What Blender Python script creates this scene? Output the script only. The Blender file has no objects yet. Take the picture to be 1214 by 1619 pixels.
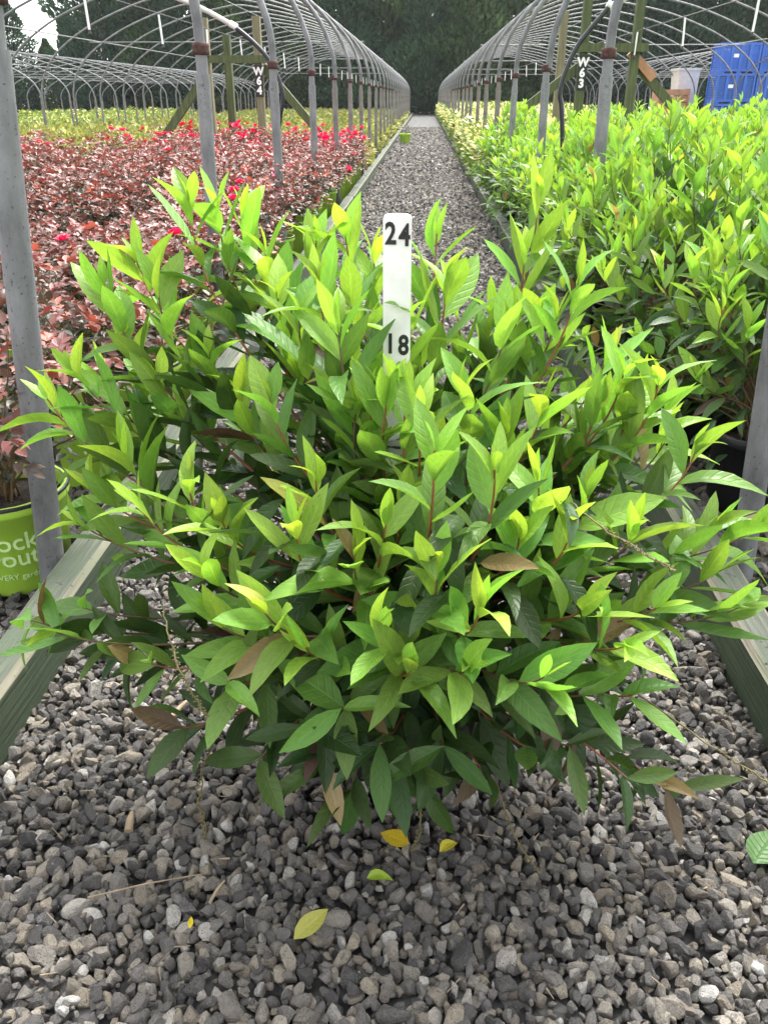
import bpy, bmesh, math, random
import numpy as np
from mathutils import Vector, Matrix
random.seed(7); rng = np.random.default_rng(7)
R = math.radians
scene = bpy.context.scene
COL = scene.collection

# ---------------------------------------------------------------- camera
FPX, CAMH = 1300.0, 1.08
PITCH = math.atan(657.5/FPX); YAW = math.atan(65/FPX*math.cos(PITCH))
cam_data = bpy.data.cameras.new('camera'); cam = bpy.data.objects.new('camera', cam_data); COL.objects.link(cam)
cam.location = (0, 0, CAMH); cam.rotation_euler = (math.pi/2 - PITCH, 0, YAW)
cam_data.sensor_fit = 'VERTICAL'; cam_data.sensor_height = 36; cam_data.sensor_width = 27
cam_data.lens = 36*FPX/1619
cam_data.clip_start = .02; cam_data.clip_end = 800
scene.camera = cam

# ---------------------------------------------------------------- sky, sun, exposure
SUN_EL, SUN_AZ = 58, 20          # azimuth from +Y towards +X
world = bpy.data.worlds.new('World'); scene.world = world; world.use_nodes = True
wn = world.node_tree; wn.nodes.clear()
sky = wn.nodes.new('ShaderNodeTexSky'); sky.sky_type = 'NISHITA'; sky.sun_disc = False
sky.sun_elevation = R(SUN_EL); sky.sun_rotation = R(SUN_AZ); sky.dust_density = 3.0; sky.air_density = 1.0
hs = wn.nodes.new('ShaderNodeHueSaturation'); hs.inputs['Saturation'].default_value = .10
bgn = wn.nodes.new('ShaderNodeBackground'); bgn.inputs['Strength'].default_value = .15
won = wn.nodes.new('ShaderNodeOutputWorld')
wn.links.new(sky.outputs[0], hs.inputs['Color']); wn.links.new(hs.outputs[0], bgn.inputs['Color']); wn.links.new(bgn.outputs[0], won.inputs['Surface'])
sl = bpy.data.lights.new('sun', 'SUN'); sl.energy = 1.5; sl.angle = R(18); sl.color = (1.0, .97, .92)
sun = bpy.data.objects.new('sun', sl); COL.objects.link(sun)
sd = Vector((math.sin(R(SUN_AZ))*math.cos(R(SUN_EL)), math.cos(R(SUN_AZ))*math.cos(R(SUN_EL)), math.sin(R(SUN_EL))))
sun.rotation_euler = sd.to_track_quat('Z', 'Y').to_euler(); sun.location = sd*30
scene.view_settings.view_transform = 'Standard'; scene.view_settings.look = 'None'
scene.view_settings.exposure = 2.15; scene.view_settings.gamma = 1.0; scene.view_settings.use_curve_mapping = False
scene.render.engine = 'CYCLES'
scene.cycles.max_bounces = 6; scene.cycles.diffuse_bounces = 3; scene.cycles.transmission_bounces = 4; scene.cycles.transparent_max_bounces = 6
scene.cycles.use_denoising = True

# ---------------------------------------------------------------- helpers
def link(o, parent=None):
    COL.objects.link(o)
    if parent is not None: o.parent = parent
    return o
def tag(o, label=None, cat=None, group=None, kind=None):
    if label: o['label'] = label
    if cat: o['category'] = cat
    if group: o['group'] = group
    if kind: o['kind'] = kind
    return o
def empty(name, loc=(0,0,0), rz=0, label=None, cat=None, group=None):
    o = bpy.data.objects.new(name, None); COL.objects.link(o); o.empty_display_size = .1
    o.location = loc; o.rotation_euler = (0,0,rz)
    return tag(o, label, cat, group)
def mobj(name, me, mat=None, parent=None):
    if mat is not None and len(me.materials) == 0:
        for m in (mat if isinstance(mat, (list,tuple)) else [mat]): me.materials.append(m)
    return link(bpy.data.objects.new(name, me), parent)
def copy_tree(o, parent=None):
    c = o.copy(); COL.objects.link(c); c.parent = parent
    for ch in o.children: copy_tree(ch, c)
    return c

class MB:
    """collects vertices and faces of one mesh"""
    def __init__(s): s.v=[]; s.f=[]; s.mi=[]; s.smooth=[]
    def add(s, v, f, mi=0, smooth=False):
        n=len(s.v); s.v += [tuple(p) for p in v]
        for q in f: s.f.append(tuple(i+n for i in q)); s.mi.append(mi); s.smooth.append(smooth)
    def box(s, x0,x1,y0,y1,z0,z1, mi=0, M=None, b=0):
        v=[Vector((x,y,z)) for z in (z0,z1) for y in (y0,y1) for x in (x0,x1)]
        if M is not None: v=[M@p for p in v]
        s.add(v,[(0,2,3,1),(4,5,7,6),(0,1,5,4),(2,6,7,3),(0,4,6,2),(1,3,7,5)],mi)
    def tube(s, pts, r, n=8, mi=0, cap=True):
        pts=[Vector(p) for p in pts]; m=len(pts)
        rr=r if isinstance(r,(list,tuple)) else [r]*m
        t0=(pts[1]-pts[0]).normalized(); a=t0.orthogonal().normalized()
        vs=[]
        for i,p in enumerate(pts):
            t=((pts[min(i+1,m-1)]-pts[max(i-1,0)])).normalized()
            a=(a-t*a.dot(t)).normalized(); b=t.cross(a)
            for k in range(n):
                an=2*math.pi*k/n; vs.append(p+(a*math.cos(an)+b*math.sin(an))*rr[i])
        fs=[]
        for i in range(m-1):
            for k in range(n):
                k2=(k+1)%n; fs.append((i*n+k,i*n+k2,(i+1)*n+k2,(i+1)*n+k))
        s.add(vs,fs,mi,True)
        if cap:
            s.add(vs[:n],[tuple(reversed(range(n)))],mi); s.add(vs[-n:],[tuple(range(n))],mi)
    def lathe(s, prof, n=28, mi=0, loc=(0,0,0)):
        vs=[(loc[0]+r*math.cos(2*math.pi*k/n),loc[1]+r*math.sin(2*math.pi*k/n),loc[2]+z) for r,z in prof for k in range(n)]
        fs=[(i*n+k,i*n+(k+1)%n,(i+1)*n+(k+1)%n,(i+1)*n+k) for i in range(len(prof)-1) for k in range(n)]
        s.add(vs,fs,mi,True)
    def mesh(s, name):
        me=bpy.data.meshes.new(name); me.from_pydata(s.v,[],s.f)
        me.polygons.foreach_set('material_index',s.mi); me.polygons.foreach_set('use_smooth',s.smooth); me.update()
        return me
    def build(s, name, mat=None, parent=None): return mobj(name, s.mesh(name), mat, parent)

# ---------------------------------------------------------------- materials
def new_mat(name):
    m=bpy.data.materials.new(name); m.use_nodes=True; nt=m.node_tree
    return m, nt, nt.nodes, nt.links, nt.nodes['Principled BSDF']
def noise(N, L, scale, detail=4, vec=None, rough=.55):
    n=N.new('ShaderNodeTexNoise'); n.inputs['Scale'].default_value=scale; n.inputs['Detail'].default_value=detail; n.inputs['Roughness'].default_value=rough
    if vec is not None: L.new(vec,n.inputs['Vector'])
    return n
def ramp(N, L, src, stops):
    r=N.new('ShaderNodeValToRGB'); e=r.color_ramp.elements
    while len(e)<len(stops): e.new(.5)
    for k,(p,c) in enumerate(stops): e[k].position=p; e[k].color=(*c,1)
    L.new(src,r.inputs[0]); return r
def bump(N, L, src, bsdf, strength=.4, dist=.01):
    b=N.new('ShaderNodeBump'); b.inputs['Strength'].default_value=strength; b.inputs['Distance'].default_value=dist
    L.new(src,b.inputs['Height']); L.new(b.outputs[0],bsdf.inputs['Normal']); return b
def mixc(N, L, fac, a, b, mode='MIX'):
    m=N.new('ShaderNodeMix'); m.data_type='RGBA'; m.blend_type=mode
    for s,v in ((0,fac),(6,a),(7,b)):
        if isinstance(v,bpy.types.NodeSocket): L.new(v,m.inputs[s])
        elif s==0: m.inputs[0].default_value=v
        else: m.inputs[s].default_value=(*v,1)
    return m.outputs[2]
def simple(name, col, rough=.6, metal=0, nscale=30, var=.25, bmp=.15, bdist=.004, coord='Object'):
    m,nt,N,L,b=new_mat(name)
    tc=N.new('ShaderNodeTexCoord'); n=noise(N,L,nscale,5,tc.outputs[coord])
    r=ramp(N,L,n.outputs[0],[(.3,[c*(1-var) for c in col]),(.7,[min(1,c*(1+var)) for c in col])])
    L.new(r.outputs[0],b.inputs['Base Color']); b.inputs['Roughness'].default_value=rough; b.inputs['Metallic'].default_value=metal
    bump(N,L,n.outputs[0],b,bmp,bdist); return m

def leaf_mat(name, src, rough=.42, trans=.42, tint=(1.25,1.15,.55), veins=True, spec=.4):
    """leaf pigment from the object colour or from a vertex colour; veins from the leaf's own UV"""
    m,nt,N,L,b=new_mat(name)
    if src=='object': o=N.new('ShaderNodeObjectInfo'); col=o.outputs['Color']
    else: o=N.new('ShaderNodeAttribute'); o.attribute_name='Col'; col=o.outputs['Color']
    if veins:
        uv=N.new('ShaderNodeUVMap'); sp=N.new('ShaderNodeSeparateXYZ'); L.new(uv.outputs[0],sp.inputs[0])
        def mth(op,a,bv=None,c=None):
            n=N.new('ShaderNodeMath'); n.operation=op
            for k,v in enumerate((a,bv,c)):
                if v is None: continue
                if isinstance(v,bpy.types.NodeSocket): L.new(v,n.inputs[k])
                else: n.inputs[k].default_value=v
            return n.outputs[0]
        ax=mth('ABSOLUTE',mth('SUBTRACT',sp.outputs[0],.5))        # distance from the midrib
        mid=mth('SUBTRACT',1.0,mth('SMOOTH_MIN',mth('MULTIPLY',ax,22.0),1.0,.2))
        ph=mth('MULTIPLY',mth('SUBTRACT',sp.outputs[1],mth('MULTIPLY',ax,.36)),25.0)
        sv=mth('POWER',mth('ABSOLUTE',mth('COSINE',ph)),20.0)
        v=mth('ADD',mth('MULTIPLY',mid,.8),mth('MULTIPLY',sv,.38))
        tc=N.new('ShaderNodeTexCoord'); nz=noise(N,L,7,4,tc.outputs['UV'])
        nv=mth('MULTIPLY_ADD',nz.outputs[0],.5,.75)
        h=N.new('ShaderNodeHueSaturation'); L.new(col,h.inputs['Color']); L.new(nv,h.inputs['Value'])
        light=mixc(N,L,1.0,h.outputs[0],(1.35,1.3,1.5),'MULTIPLY')
        col=mixc(N,L,mth('MINIMUM',mth('MULTIPLY',v,.8),1.0),h.outputs[0],light)
        oi=N.new('ShaderNodeObjectInfo'); av=N.new('ShaderNodeVectorMath'); av.operation='ADD'; L.new(tc.outputs['UV'],av.inputs[0])
        cv=N.new('ShaderNodeCombineXYZ'); L.new(mth('MULTIPLY',oi.outputs['Random'],91.0),cv.inputs[0]); L.new(mth('MULTIPLY',oi.outputs['Random'],37.0),cv.inputs[1]); L.new(cv.outputs[0],av.inputs[1])
        bl=noise(N,L,9,2,av.outputs[0]); bm_=ramp(N,L,bl.outputs[0],[(.70,(0,0,0)),(.74,(1,1,1))])
        col=mixc(N,L,bm_.outputs[0],col,(.07,.05,.02))
        hh=mth('ADD',mth('MULTIPLY',sv,-1.0),mth('MULTIPLY',mid,-1.3))
        bump(N,L,hh,b,.3,.0025)
    L.new(col,b.inputs['Base Color']); b.inputs['Roughness'].default_value=rough; b.inputs['Specular IOR Level'].default_value=spec
    t=N.new('ShaderNodeBsdfTranslucent'); tcx=mixc(N,L,1.0,col,tint,'MULTIPLY'); L.new(tcx,t.inputs['Color'])
    ms=N.new('ShaderNodeMixShader'); ms.inputs[0].default_value=trans
    L.new(b.outputs[0],ms.inputs[1]); L.new(t.outputs[0],ms.inputs[2]); L.new(ms.outputs[0],N['Material Output'].inputs['Surface'])
    return m

M={}
M['leaf_obj']=leaf_mat('leaf_single','object'); M['leaf_col']=leaf_mat('leaf_mass','attr')
M['rose_obj']=leaf_mat('rose_leaf_single','object',.42,.25,(1.4,.8,.7),True,.45); M['rose_col']=leaf_mat('rose_leaf_mass','attr',.42,.25,(1.4,.8,.7),False,.45)
M['far_col']=leaf_mat('far_leaf','attr',.55,.35,(1.2,1.1,.6),False,.3)
M['conifer']=leaf_mat('conifer_spray','attr',.7,.42,(1.1,1.1,.8),False,.2)
M['petal']=leaf_mat('rose_petal','object',.5,.35,(1.2,.7,.8),False,.3)
M['stem']=simple('stem_bark',(.12,.075,.035),.65,0,60)
M['stem_red']=simple('stem_red',(.22,.07,.035),.5,0,60)
M['bark']=simple('tree_bark',(.09,.065,.045),.9,0,8,.4,.6,.03)
M['black_pot']=simple('black_plastic',(.012,.012,.015),.45,0,40)
M['lime_pot']=simple('lime_plastic',(.36,.6,.06),.45,0,9,.1)
M['soil']=simple('potting_soil',(.03,.02,.014),.95,0,90,.6,1,.02)
M['white']=simple('white_plastic',(.86,.86,.85),.45,0,12,.05)
M['stake']=simple('scuffed_white_paint',(.80,.80,.77),.5,0,22,.13,.2)
M['black']=simple('black_paint',(.012,.012,.012),.5)
M['pale_print']=simple('pale_print',(.55,.75,.33),.5,0,20,.1)
M['white_print']=simple('white_print',(.8,.8,.8),.5,0,20,.05)
M['hose']=simple('black_hose',(.018,.02,.026),.4)
M['pvc']=simple('pvc_pipe',(.62,.62,.58),.5,0,14,.12)
M['rust']=simple('rusted_collar',(.075,.035,.028),.85,.1,60,.45,.5)
M['flower_spike']=simple('dry_flower',(.13,.11,.045),.8)
M['blue']=simple('blue_plastic',(.035,.13,.48),.45,0,6,.15)
M['orange_wood']=simple('new_wood',(.42,.22,.12),.8,0,7,.25)
M['grey_box']=simple('pale_grey_plastic',(.55,.54,.52),.6,0,8,.1)
M['cream']=leaf_mat('cream_petal','attr',.6,.3,(1.1,1.05,.8),False,.2)

def galv(name, base, rustamt):
    m,nt,N,L,b=new_mat(name); tc=N.new('ShaderNodeTexCoord'); mp=N.new('ShaderNodeMapping'); mp.inputs['Scale'].default_value=(1,1,.35); L.new(tc.outputs['Object'],mp.inputs[0])
    n1=noise(N,L,14,6,mp.outputs[0],.65); n2=noise(N,L,130,3,tc.outputs['Object'])
    c1=ramp(N,L,n1.outputs[0],[(.28,[c*.45 for c in base]),(.5,base),(.74,[min(1,c*1.5) for c in base])])
    spots=ramp(N,L,n2.outputs[0],[(.64,(0,0,0)),(.70,(1,1,1))])
    c2=mixc(N,L,spots.outputs[0],c1.outputs[0],[c*.35 for c in base])
    n3=noise(N,L,5,5,mp.outputs[0]); rr=ramp(N,L,n3.outputs[0],[(.62-rustamt,(0,0,0)),(.75-rustamt,(1,1,1))])
    c3=mixc(N,L,rr.outputs[0],c2,(.16,.12,.09))
    L.new(c3,b.inputs['Base Color']); b.inputs['Metallic'].default_value=.25; b.inputs['Roughness'].default_value=.55
    bump(N,L,n2.outputs[0],b,.12,.002); return m
M['galv']=galv('galvanised_steel',(.185,.19,.197),0.0); M['galv_old']=galv('weathered_steel',(.17,.16,.15),.12)
M['galv_arch']=galv('galvanised_arch',(.175,.18,.185),-.05)

def wood(name, c0, c1, c2, rough=.85, green=None):
    m,nt,N,L,b=new_mat(name); tc=N.new('ShaderNodeTexCoord'); mp=N.new('ShaderNodeMapping'); mp.inputs['Scale'].default_value=(1,.035,1); L.new(tc.outputs['Object'],mp.inputs[0])
    g=noise(N,L,120,5,mp.outputs[0],.6); big=noise(N,L,6,4,tc.outputs['Object'])
    r=ramp(N,L,g.outputs[0],[(.32,c0),(.5,c1),(.7,c2)])
    col=r.outputs[0]
    if green is not None:
        gr=ramp(N,L,big.outputs[0],[(.4,(0,0,0)),(.65,(1,1,1))]); col=mixc(N,L,gr.outputs[0],col,green)
    kn=noise(N,L,45,3,tc.outputs['Object']); ks=ramp(N,L,kn.outputs[0],[(.66,(0,0,0)),(.72,(1,1,1))]); col=mixc(N,L,ks.outputs[0],col,[c*.4 for c in c0])
    L.new(col,b.inputs['Base Color']); b.inputs['Roughness'].default_value=rough
    bump(N,L,g.outputs[0],b,.7,.006); return m
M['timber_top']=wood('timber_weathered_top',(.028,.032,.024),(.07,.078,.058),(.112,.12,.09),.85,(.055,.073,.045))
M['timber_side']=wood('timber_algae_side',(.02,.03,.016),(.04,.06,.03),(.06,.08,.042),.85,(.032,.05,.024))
M['timber_edge']=wood('timber_edge',(.09,.07,.05),(.16,.14,.105),(.2,.19,.14),.85,(.13,.14,.09))
def vwood(name,c0,c1):
    m,nt,N,L,b=new_mat(name); tc=N.new('ShaderNodeTexCoord'); mp=N.new('ShaderNodeMapping'); mp.inputs['Scale'].default_value=(1,1,.06); L.new(tc.outputs['Object'],mp.inputs[0])
    g=noise(N,L,50,5,mp.outputs[0],.6); r=ramp(N,L,g.outputs[0],[(.3,c0),(.7,c1)]); L.new(r.outputs[0],b.inputs['Base Color']); b.inputs['Roughness'].default_value=.85; bump(N,L,g.outputs[0],b,.4,.005); return m
M['green_wood']=vwood('mossy_green_post',(.045,.06,.022),(.11,.135,.055)); M['pale_wood']=vwood('weathered_post',(.13,.12,.07),(.24,.22,.13))

def stone_mat():
    m,nt,N,L,b=new_mat('lava_gravel'); oi=N.new('ShaderNodeObjectInfo'); tc=N.new('ShaderNodeTexCoord')
    base=ramp(N,L,oi.outputs['Random'],[(0,(.06,.057,.056)),(.22,(.10,.094,.089)),(.40,(.148,.138,.127)),(.52,(.185,.158,.125)),(.60,(.13,.124,.123)),(.72,(.20,.185,.164)),(.85,(.245,.212,.165)),(.95,(.31,.29,.262)),(1,(.44,.425,.4))])
    base.color_ramp.interpolation='LINEAR'
    add=N.new('ShaderNodeVectorMath'); add.operation='ADD'; sc=N.new('ShaderNodeVectorMath'); sc.operation='SCALE'; sc.inputs[0].default_value=(37,53,71); L.new(oi.outputs['Random'],sc.inputs[3]); L.new(tc.outputs['Object'],add.inputs[0]); L.new(sc.outputs[0],add.inputs[1])
    n1=noise(N,L,2.2,6,add.outputs[0],.65); h=N.new('ShaderNodeHueSaturation'); L.new(base.outputs[0],h.inputs['Color'])
    mm=N.new('ShaderNodeMath'); mm.operation='MULTIPLY_ADD'; mm.inputs[1].default_value=1.3; mm.inputs[2].default_value=.36; L.new(n1.outputs[0],mm.inputs[0]); L.new(mm.outputs[0],h.inputs['Value'])
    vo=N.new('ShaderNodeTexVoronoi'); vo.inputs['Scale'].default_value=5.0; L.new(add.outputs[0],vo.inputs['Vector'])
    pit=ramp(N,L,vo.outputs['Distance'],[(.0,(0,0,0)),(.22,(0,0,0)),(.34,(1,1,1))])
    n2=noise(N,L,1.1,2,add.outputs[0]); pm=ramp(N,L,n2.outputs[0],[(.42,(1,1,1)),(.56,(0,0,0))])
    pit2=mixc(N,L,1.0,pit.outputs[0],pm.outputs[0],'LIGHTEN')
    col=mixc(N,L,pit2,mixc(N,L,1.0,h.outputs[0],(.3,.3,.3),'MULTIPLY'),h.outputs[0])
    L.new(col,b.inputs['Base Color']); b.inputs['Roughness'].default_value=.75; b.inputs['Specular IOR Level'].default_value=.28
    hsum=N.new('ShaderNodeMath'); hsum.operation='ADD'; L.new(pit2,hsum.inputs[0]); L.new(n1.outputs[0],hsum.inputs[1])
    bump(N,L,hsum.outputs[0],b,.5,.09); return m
M['stone']=stone_mat()
def ground_mat(name, scale, stops, bd):
    m,nt,N,L,b=new_mat(name); tc=N.new('ShaderNodeTexCoord'); vo=N.new('ShaderNodeTexVoronoi'); vo.inputs['Scale'].default_value=scale; L.new(tc.outputs['Object'],vo.inputs['Vector'])
    sp=N.new('ShaderNodeSeparateColor'); L.new(vo.outputs['Color'],sp.inputs[0]); r=ramp(N,L,sp.outputs[0],stops)
    n=noise(N,L,1.3,4,tc.outputs['Object']); h=N.new('ShaderNodeHueSaturation'); L.new(r.outputs[0],h.inputs['Color'])
    mm=N.new('ShaderNodeMath'); mm.operation='MULTIPLY_ADD'; mm.inputs[1].default_value=.7; mm.inputs[2].default_value=.65; L.new(n.outputs[0],mm.inputs[0]); L.new(mm.outputs[0],h.inputs['Value'])
    L.new(h.outputs[0],b.inputs['Base Color']); b.inputs['Roughness'].default_value=.8
    inv=N.new('ShaderNodeMath'); inv.operation='SUBTRACT'; inv.inputs[0].default_value=1; L.new(vo.outputs['Distance'],inv.inputs[1]); bump(N,L,inv.outputs[0],b,.9,bd); return m
M['path']=ground_mat('far_gravel',38,[(0,(.02,.02,.02)),(.4,(.045,.044,.043)),(.75,(.08,.077,.074)),(1,(.16,.155,.147))],.02)
M['ground']=ground_mat('bed_ground',30,[(0,(.03,.028,.025)),(.6,(.07,.062,.052)),(1,(.16,.14,.11))],.02)

# ================================================================ SETTING
def sheet(name, x0,x1,y0,y1,z, mat):
    o=MB(); o.add([(x0,y0,z),(x1,y0,z),(x1,y1,z),(x0,y1,z)],[(0,1,2,3)]); return tag(o.build(name,mat),kind='structure')
sheet('ground',-300,300,-40,500,-.012,M['ground'])
sheet('gravel_path',-.9,.8,-.6,61,-.006,M['path'])

# stones: shared prototypes, scattered as one uncountable mass
def stone_mesh(k):
    bm=bmesh.new(); bmesh.ops.create_icosphere(bm,subdivisions=3,radius=1.0)
    rr=random.Random(100+k)
    planes=[]
    for _ in range(rr.randint(9,15)):
        n=Vector((rr.gauss(0,1),rr.gauss(0,1),rr.gauss(0,1))).normalized(); planes.append((n,rr.uniform(.42,.78)))
    sx,sy,sz=rr.uniform(1.15,1.75),rr.uniform(.95,1.3),rr.uniform(.75,1.15)
    for v in bm.verts:
        p=v.co.copy()
        for n,d in planes:
            q=p.dot(n)
            if q>d: p-=n*(q-d)
        p*=1+rr.uniform(-.015,.015)
        v.co=Vector((p.x*sx,p.y*sy,p.z*sz))
    me=bpy.data.meshes.new('gravel_stone'); bm.to_mesh(me); bm.free(); me.materials.append(M['stone']); return me
stone_col=bpy.data.collections.new('gravel_stones')
for k in range(16): stone_col.objects.link(bpy.data.objects.new('gravel_stone',stone_mesh(k)))
def scatter(name, P, S, Rt, I, label):
    me=bpy.data.meshes.new(name); me.vertices.add(len(P)); me.vertices.foreach_set('co',P.astype(np.float32).ravel())
    a=me.attributes.new('scl','FLOAT','POINT'); a.data.foreach_set('value',S.astype(np.float32))
    a=me.attributes.new('rot','FLOAT_VECTOR','POINT'); a.data.foreach_set('vector',Rt.astype(np.float32).ravel())
    a=me.attributes.new('idx','INT','POINT'); a.data.foreach_set('value',I.astype(np.int32))
    o=link(bpy.data.objects.new(name,me)); tag(o,label,'gravel',kind='stuff')
    ng=bpy.data.node_groups.new(name+'_nodes','GeometryNodeTree')
    ng.interface.new_socket('Geometry',in_out='INPUT',socket_type='NodeSocketGeometry'); ng.interface.new_socket('Geometry',in_out='OUTPUT',socket_type='NodeSocketGeometry')
    N,L=ng.nodes,ng.links
    gi=N.new('NodeGroupInput'); go=N.new('NodeGroupOutput'); ip=N.new('GeometryNodeInstanceOnPoints'); ci=N.new('GeometryNodeCollectionInfo')
    ci.inputs['Collection'].default_value=stone_col; ci.inputs['Separate Children'].default_value=True; ci.inputs['Reset Children'].default_value=True
    def na(nm,t):
        n=N.new('GeometryNodeInputNamedAttribute'); n.data_type=t; n.inputs['Name'].default_value=nm; return n.outputs['Attribute']
    e2r=N.new('FunctionNodeEulerToRotation'); L.new(na('rot','FLOAT_VECTOR'),e2r.inputs[0])
    L.new(gi.outputs[0],ip.inputs['Points']); L.new(ci.outputs[0],ip.inputs['Instance']); ip.inputs['Pick Instance'].default_value=True
    L.new(na('idx','INT'),ip.inputs['Instance Index']); L.new(e2r.outputs[0],ip.inputs['Rotation']); L.new(na('scl','FLOAT'),ip.inputs['Scale'])
    L.new(ip.outputs[0],go.inputs[0]); md=o.modifiers.new('scatter','NODES'); md.node_group=ng
    return o
def grid_pts(x0,x1,y0,y1,st,jit,zlo,zhi,rad):
    xs=np.arange(x0,x1,st); ys=np.arange(y0,y1,st); g=np.stack(np.meshgrid(xs,ys),-1).reshape(-1,2); g=g+rng.uniform(-jit,jit,g.shape)*st
    z=rng.uniform(zlo,zhi,len(g)); s=rad*np.exp(rng.normal(0,.38,len(g)).clip(-.8,.45))
    return np.column_stack([g,z]),s
parts=[grid_pts(-.725,.64,.12,2.6,.0142,.5,0,.011,.0086), grid_pts(-.725,.64,.12,2.6,.031,.5,.010,.016,.0100),
       grid_pts(-.725,.64,2.6,6,.021,.5,0,.010,.0135), grid_pts(-.725,.64,6,14,.028,.5,0,.012,.0165), grid_pts(-.725,.64,14,34,.046,.5,0,.016,.026),
       grid_pts(-1.7,-.83,.9,4,.022,.5,-.004,.010,.0125), grid_pts(.74,1.9,.9,4,.022,.5,-.004,.010,.0125)]
P=np.vstack([a for a,_ in parts]); S=np.concatenate([b for _,b in parts]); n=len(P)
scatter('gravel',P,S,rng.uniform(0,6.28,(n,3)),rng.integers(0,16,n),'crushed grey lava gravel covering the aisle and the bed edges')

# ---------------------------------------------------------------- timber edging
def timber_mesh(L_, w=.088, h=.125, side=1):
    # cross section with eased edges, resampled along the length with slight unevenness
    c=.012; prof=[(-w/2,0),(-w/2,h-c),(-w/2+c,h),(w/2-c,h),(w/2,h-c),(w/2,0)]
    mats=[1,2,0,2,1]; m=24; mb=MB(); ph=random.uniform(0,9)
    vs=[]
    for i in range(m+1):
        y=L_*i/m; wob=.0025*math.sin(y*3.1+ph)+.0015*math.sin(y*9+ph*2)
        for k,(x,z) in enumerate(prof): vs.append((x+wob,y,z+(.002*math.sin(y*5+k+ph) if z>0 else -.01)))
    fs=[];mi=[]
    n=len(prof)
    for i in range(m):
        for k in range(n-1): mb_f=(i*n+k,i*n+k+1,(i+1)*n+k+1,(i+1)*n+k); fs.append(mb_f); mi.append(mats[k])
    mb.v=vs; mb.f=fs+[tuple(range(n)),tuple(reversed(range(m*n,m*n+n)))]; mb.mi=mi+[1,1]; mb.smooth=[False]*len(mb.f)
    me=mb.mesh('timber')
    # outward normals
    bm=bmesh.new(); bm.from_mesh(me); bmesh.ops.recalc_face_normals(bm,faces=bm.faces); bm.to_mesh(me); bm.free()
    for k in ('timber_top','timber_side','timber_edge'): me.materials.append(M[k])
    return me
tm=[timber_mesh(2.43) for _ in range(3)]
for xc,lab in ((-.784,'weathered green-grey timber edging along the rose side of the gravel aisle'),(.694,'weathered green-grey timber edging along the leafy shrub side of the gravel aisle')):
    e=empty('timber_edging',(xc,0,0),0,lab,'timber edging')
    for k in range(25):
        o=mobj('timber',tm[k%3],None,e); o.location=(random.uniform(-.004,.004)*(k>0),-.35+2.445*k + (0 if xc<0 else .55),0)

# ---------------------------------------------------------------- hoop houses
def catmull(p, sub=5):
    p=[Vector(q) for q in p]; out=[]
    for i in range(len(p)-1):
        a=p[max(i-1,0)];b=p[i];c=p[i+1];d=p[min(i+2,len(p)-1)]
        for k in range(sub):
            t=k/sub; out.append(.5*((2*b)+(c-a)*t+(2*a-5*b+4*c-d)*t*t+(3*b-a-3*c+d)*t**3))
    out.append(p[-1]); return out
def arch_pts(width, apex, z0, z0b):
    h=width/2; k=(apex-1.25)/1.95
    def zz(z,z0): return z0+(z-1.25)*(apex-z0)/1.95
    a=[(0,z0),(.03,zz(1.5,z0)),(.2,zz(1.83,z0)),(.62*h/4,zz(2.2,z0)),(1.45*h/4,zz(2.62,z0)),(2.6*h/4,zz(2.98,z0)),(h-.35,zz(3.17,z0)),(h,apex)]
    b=[(width-x,z0b+(z-z0)*(apex-z0b)/(apex-z0)) for x,z in a[:-1]][::-1]
    return a+b
def post_mesh(hgt,r=.029,r2=.0235):
    m=MB(); m.tube([(0,0,-.06),(0,0,hgt-.09)],r,14); m.tube([(0,0,hgt-.092),(0,0,hgt+.02)],r2,14); return m.mesh('ground_post')
col_m=MB(); col_m.lathe([(.024,-.022),(.0335,-.02),(.0345,-.008),(.0325,0),(.0345,.008),(.0335,.02),(.024,.022)],14); collar_me=col_m.mesh('rust_collar'); collar_me.materials.append(M['rust'])
bolt_m=MB(); bolt_m.tube([(0,0,0),(0,-.008,0)],.0085,8); bolt_m.tube([(0,-.008,0),(0,-.014,0)],.005,6); bolt_me=bolt_m.mesh('bolt'); bolt_me.materials.append(M['galv'])
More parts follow.
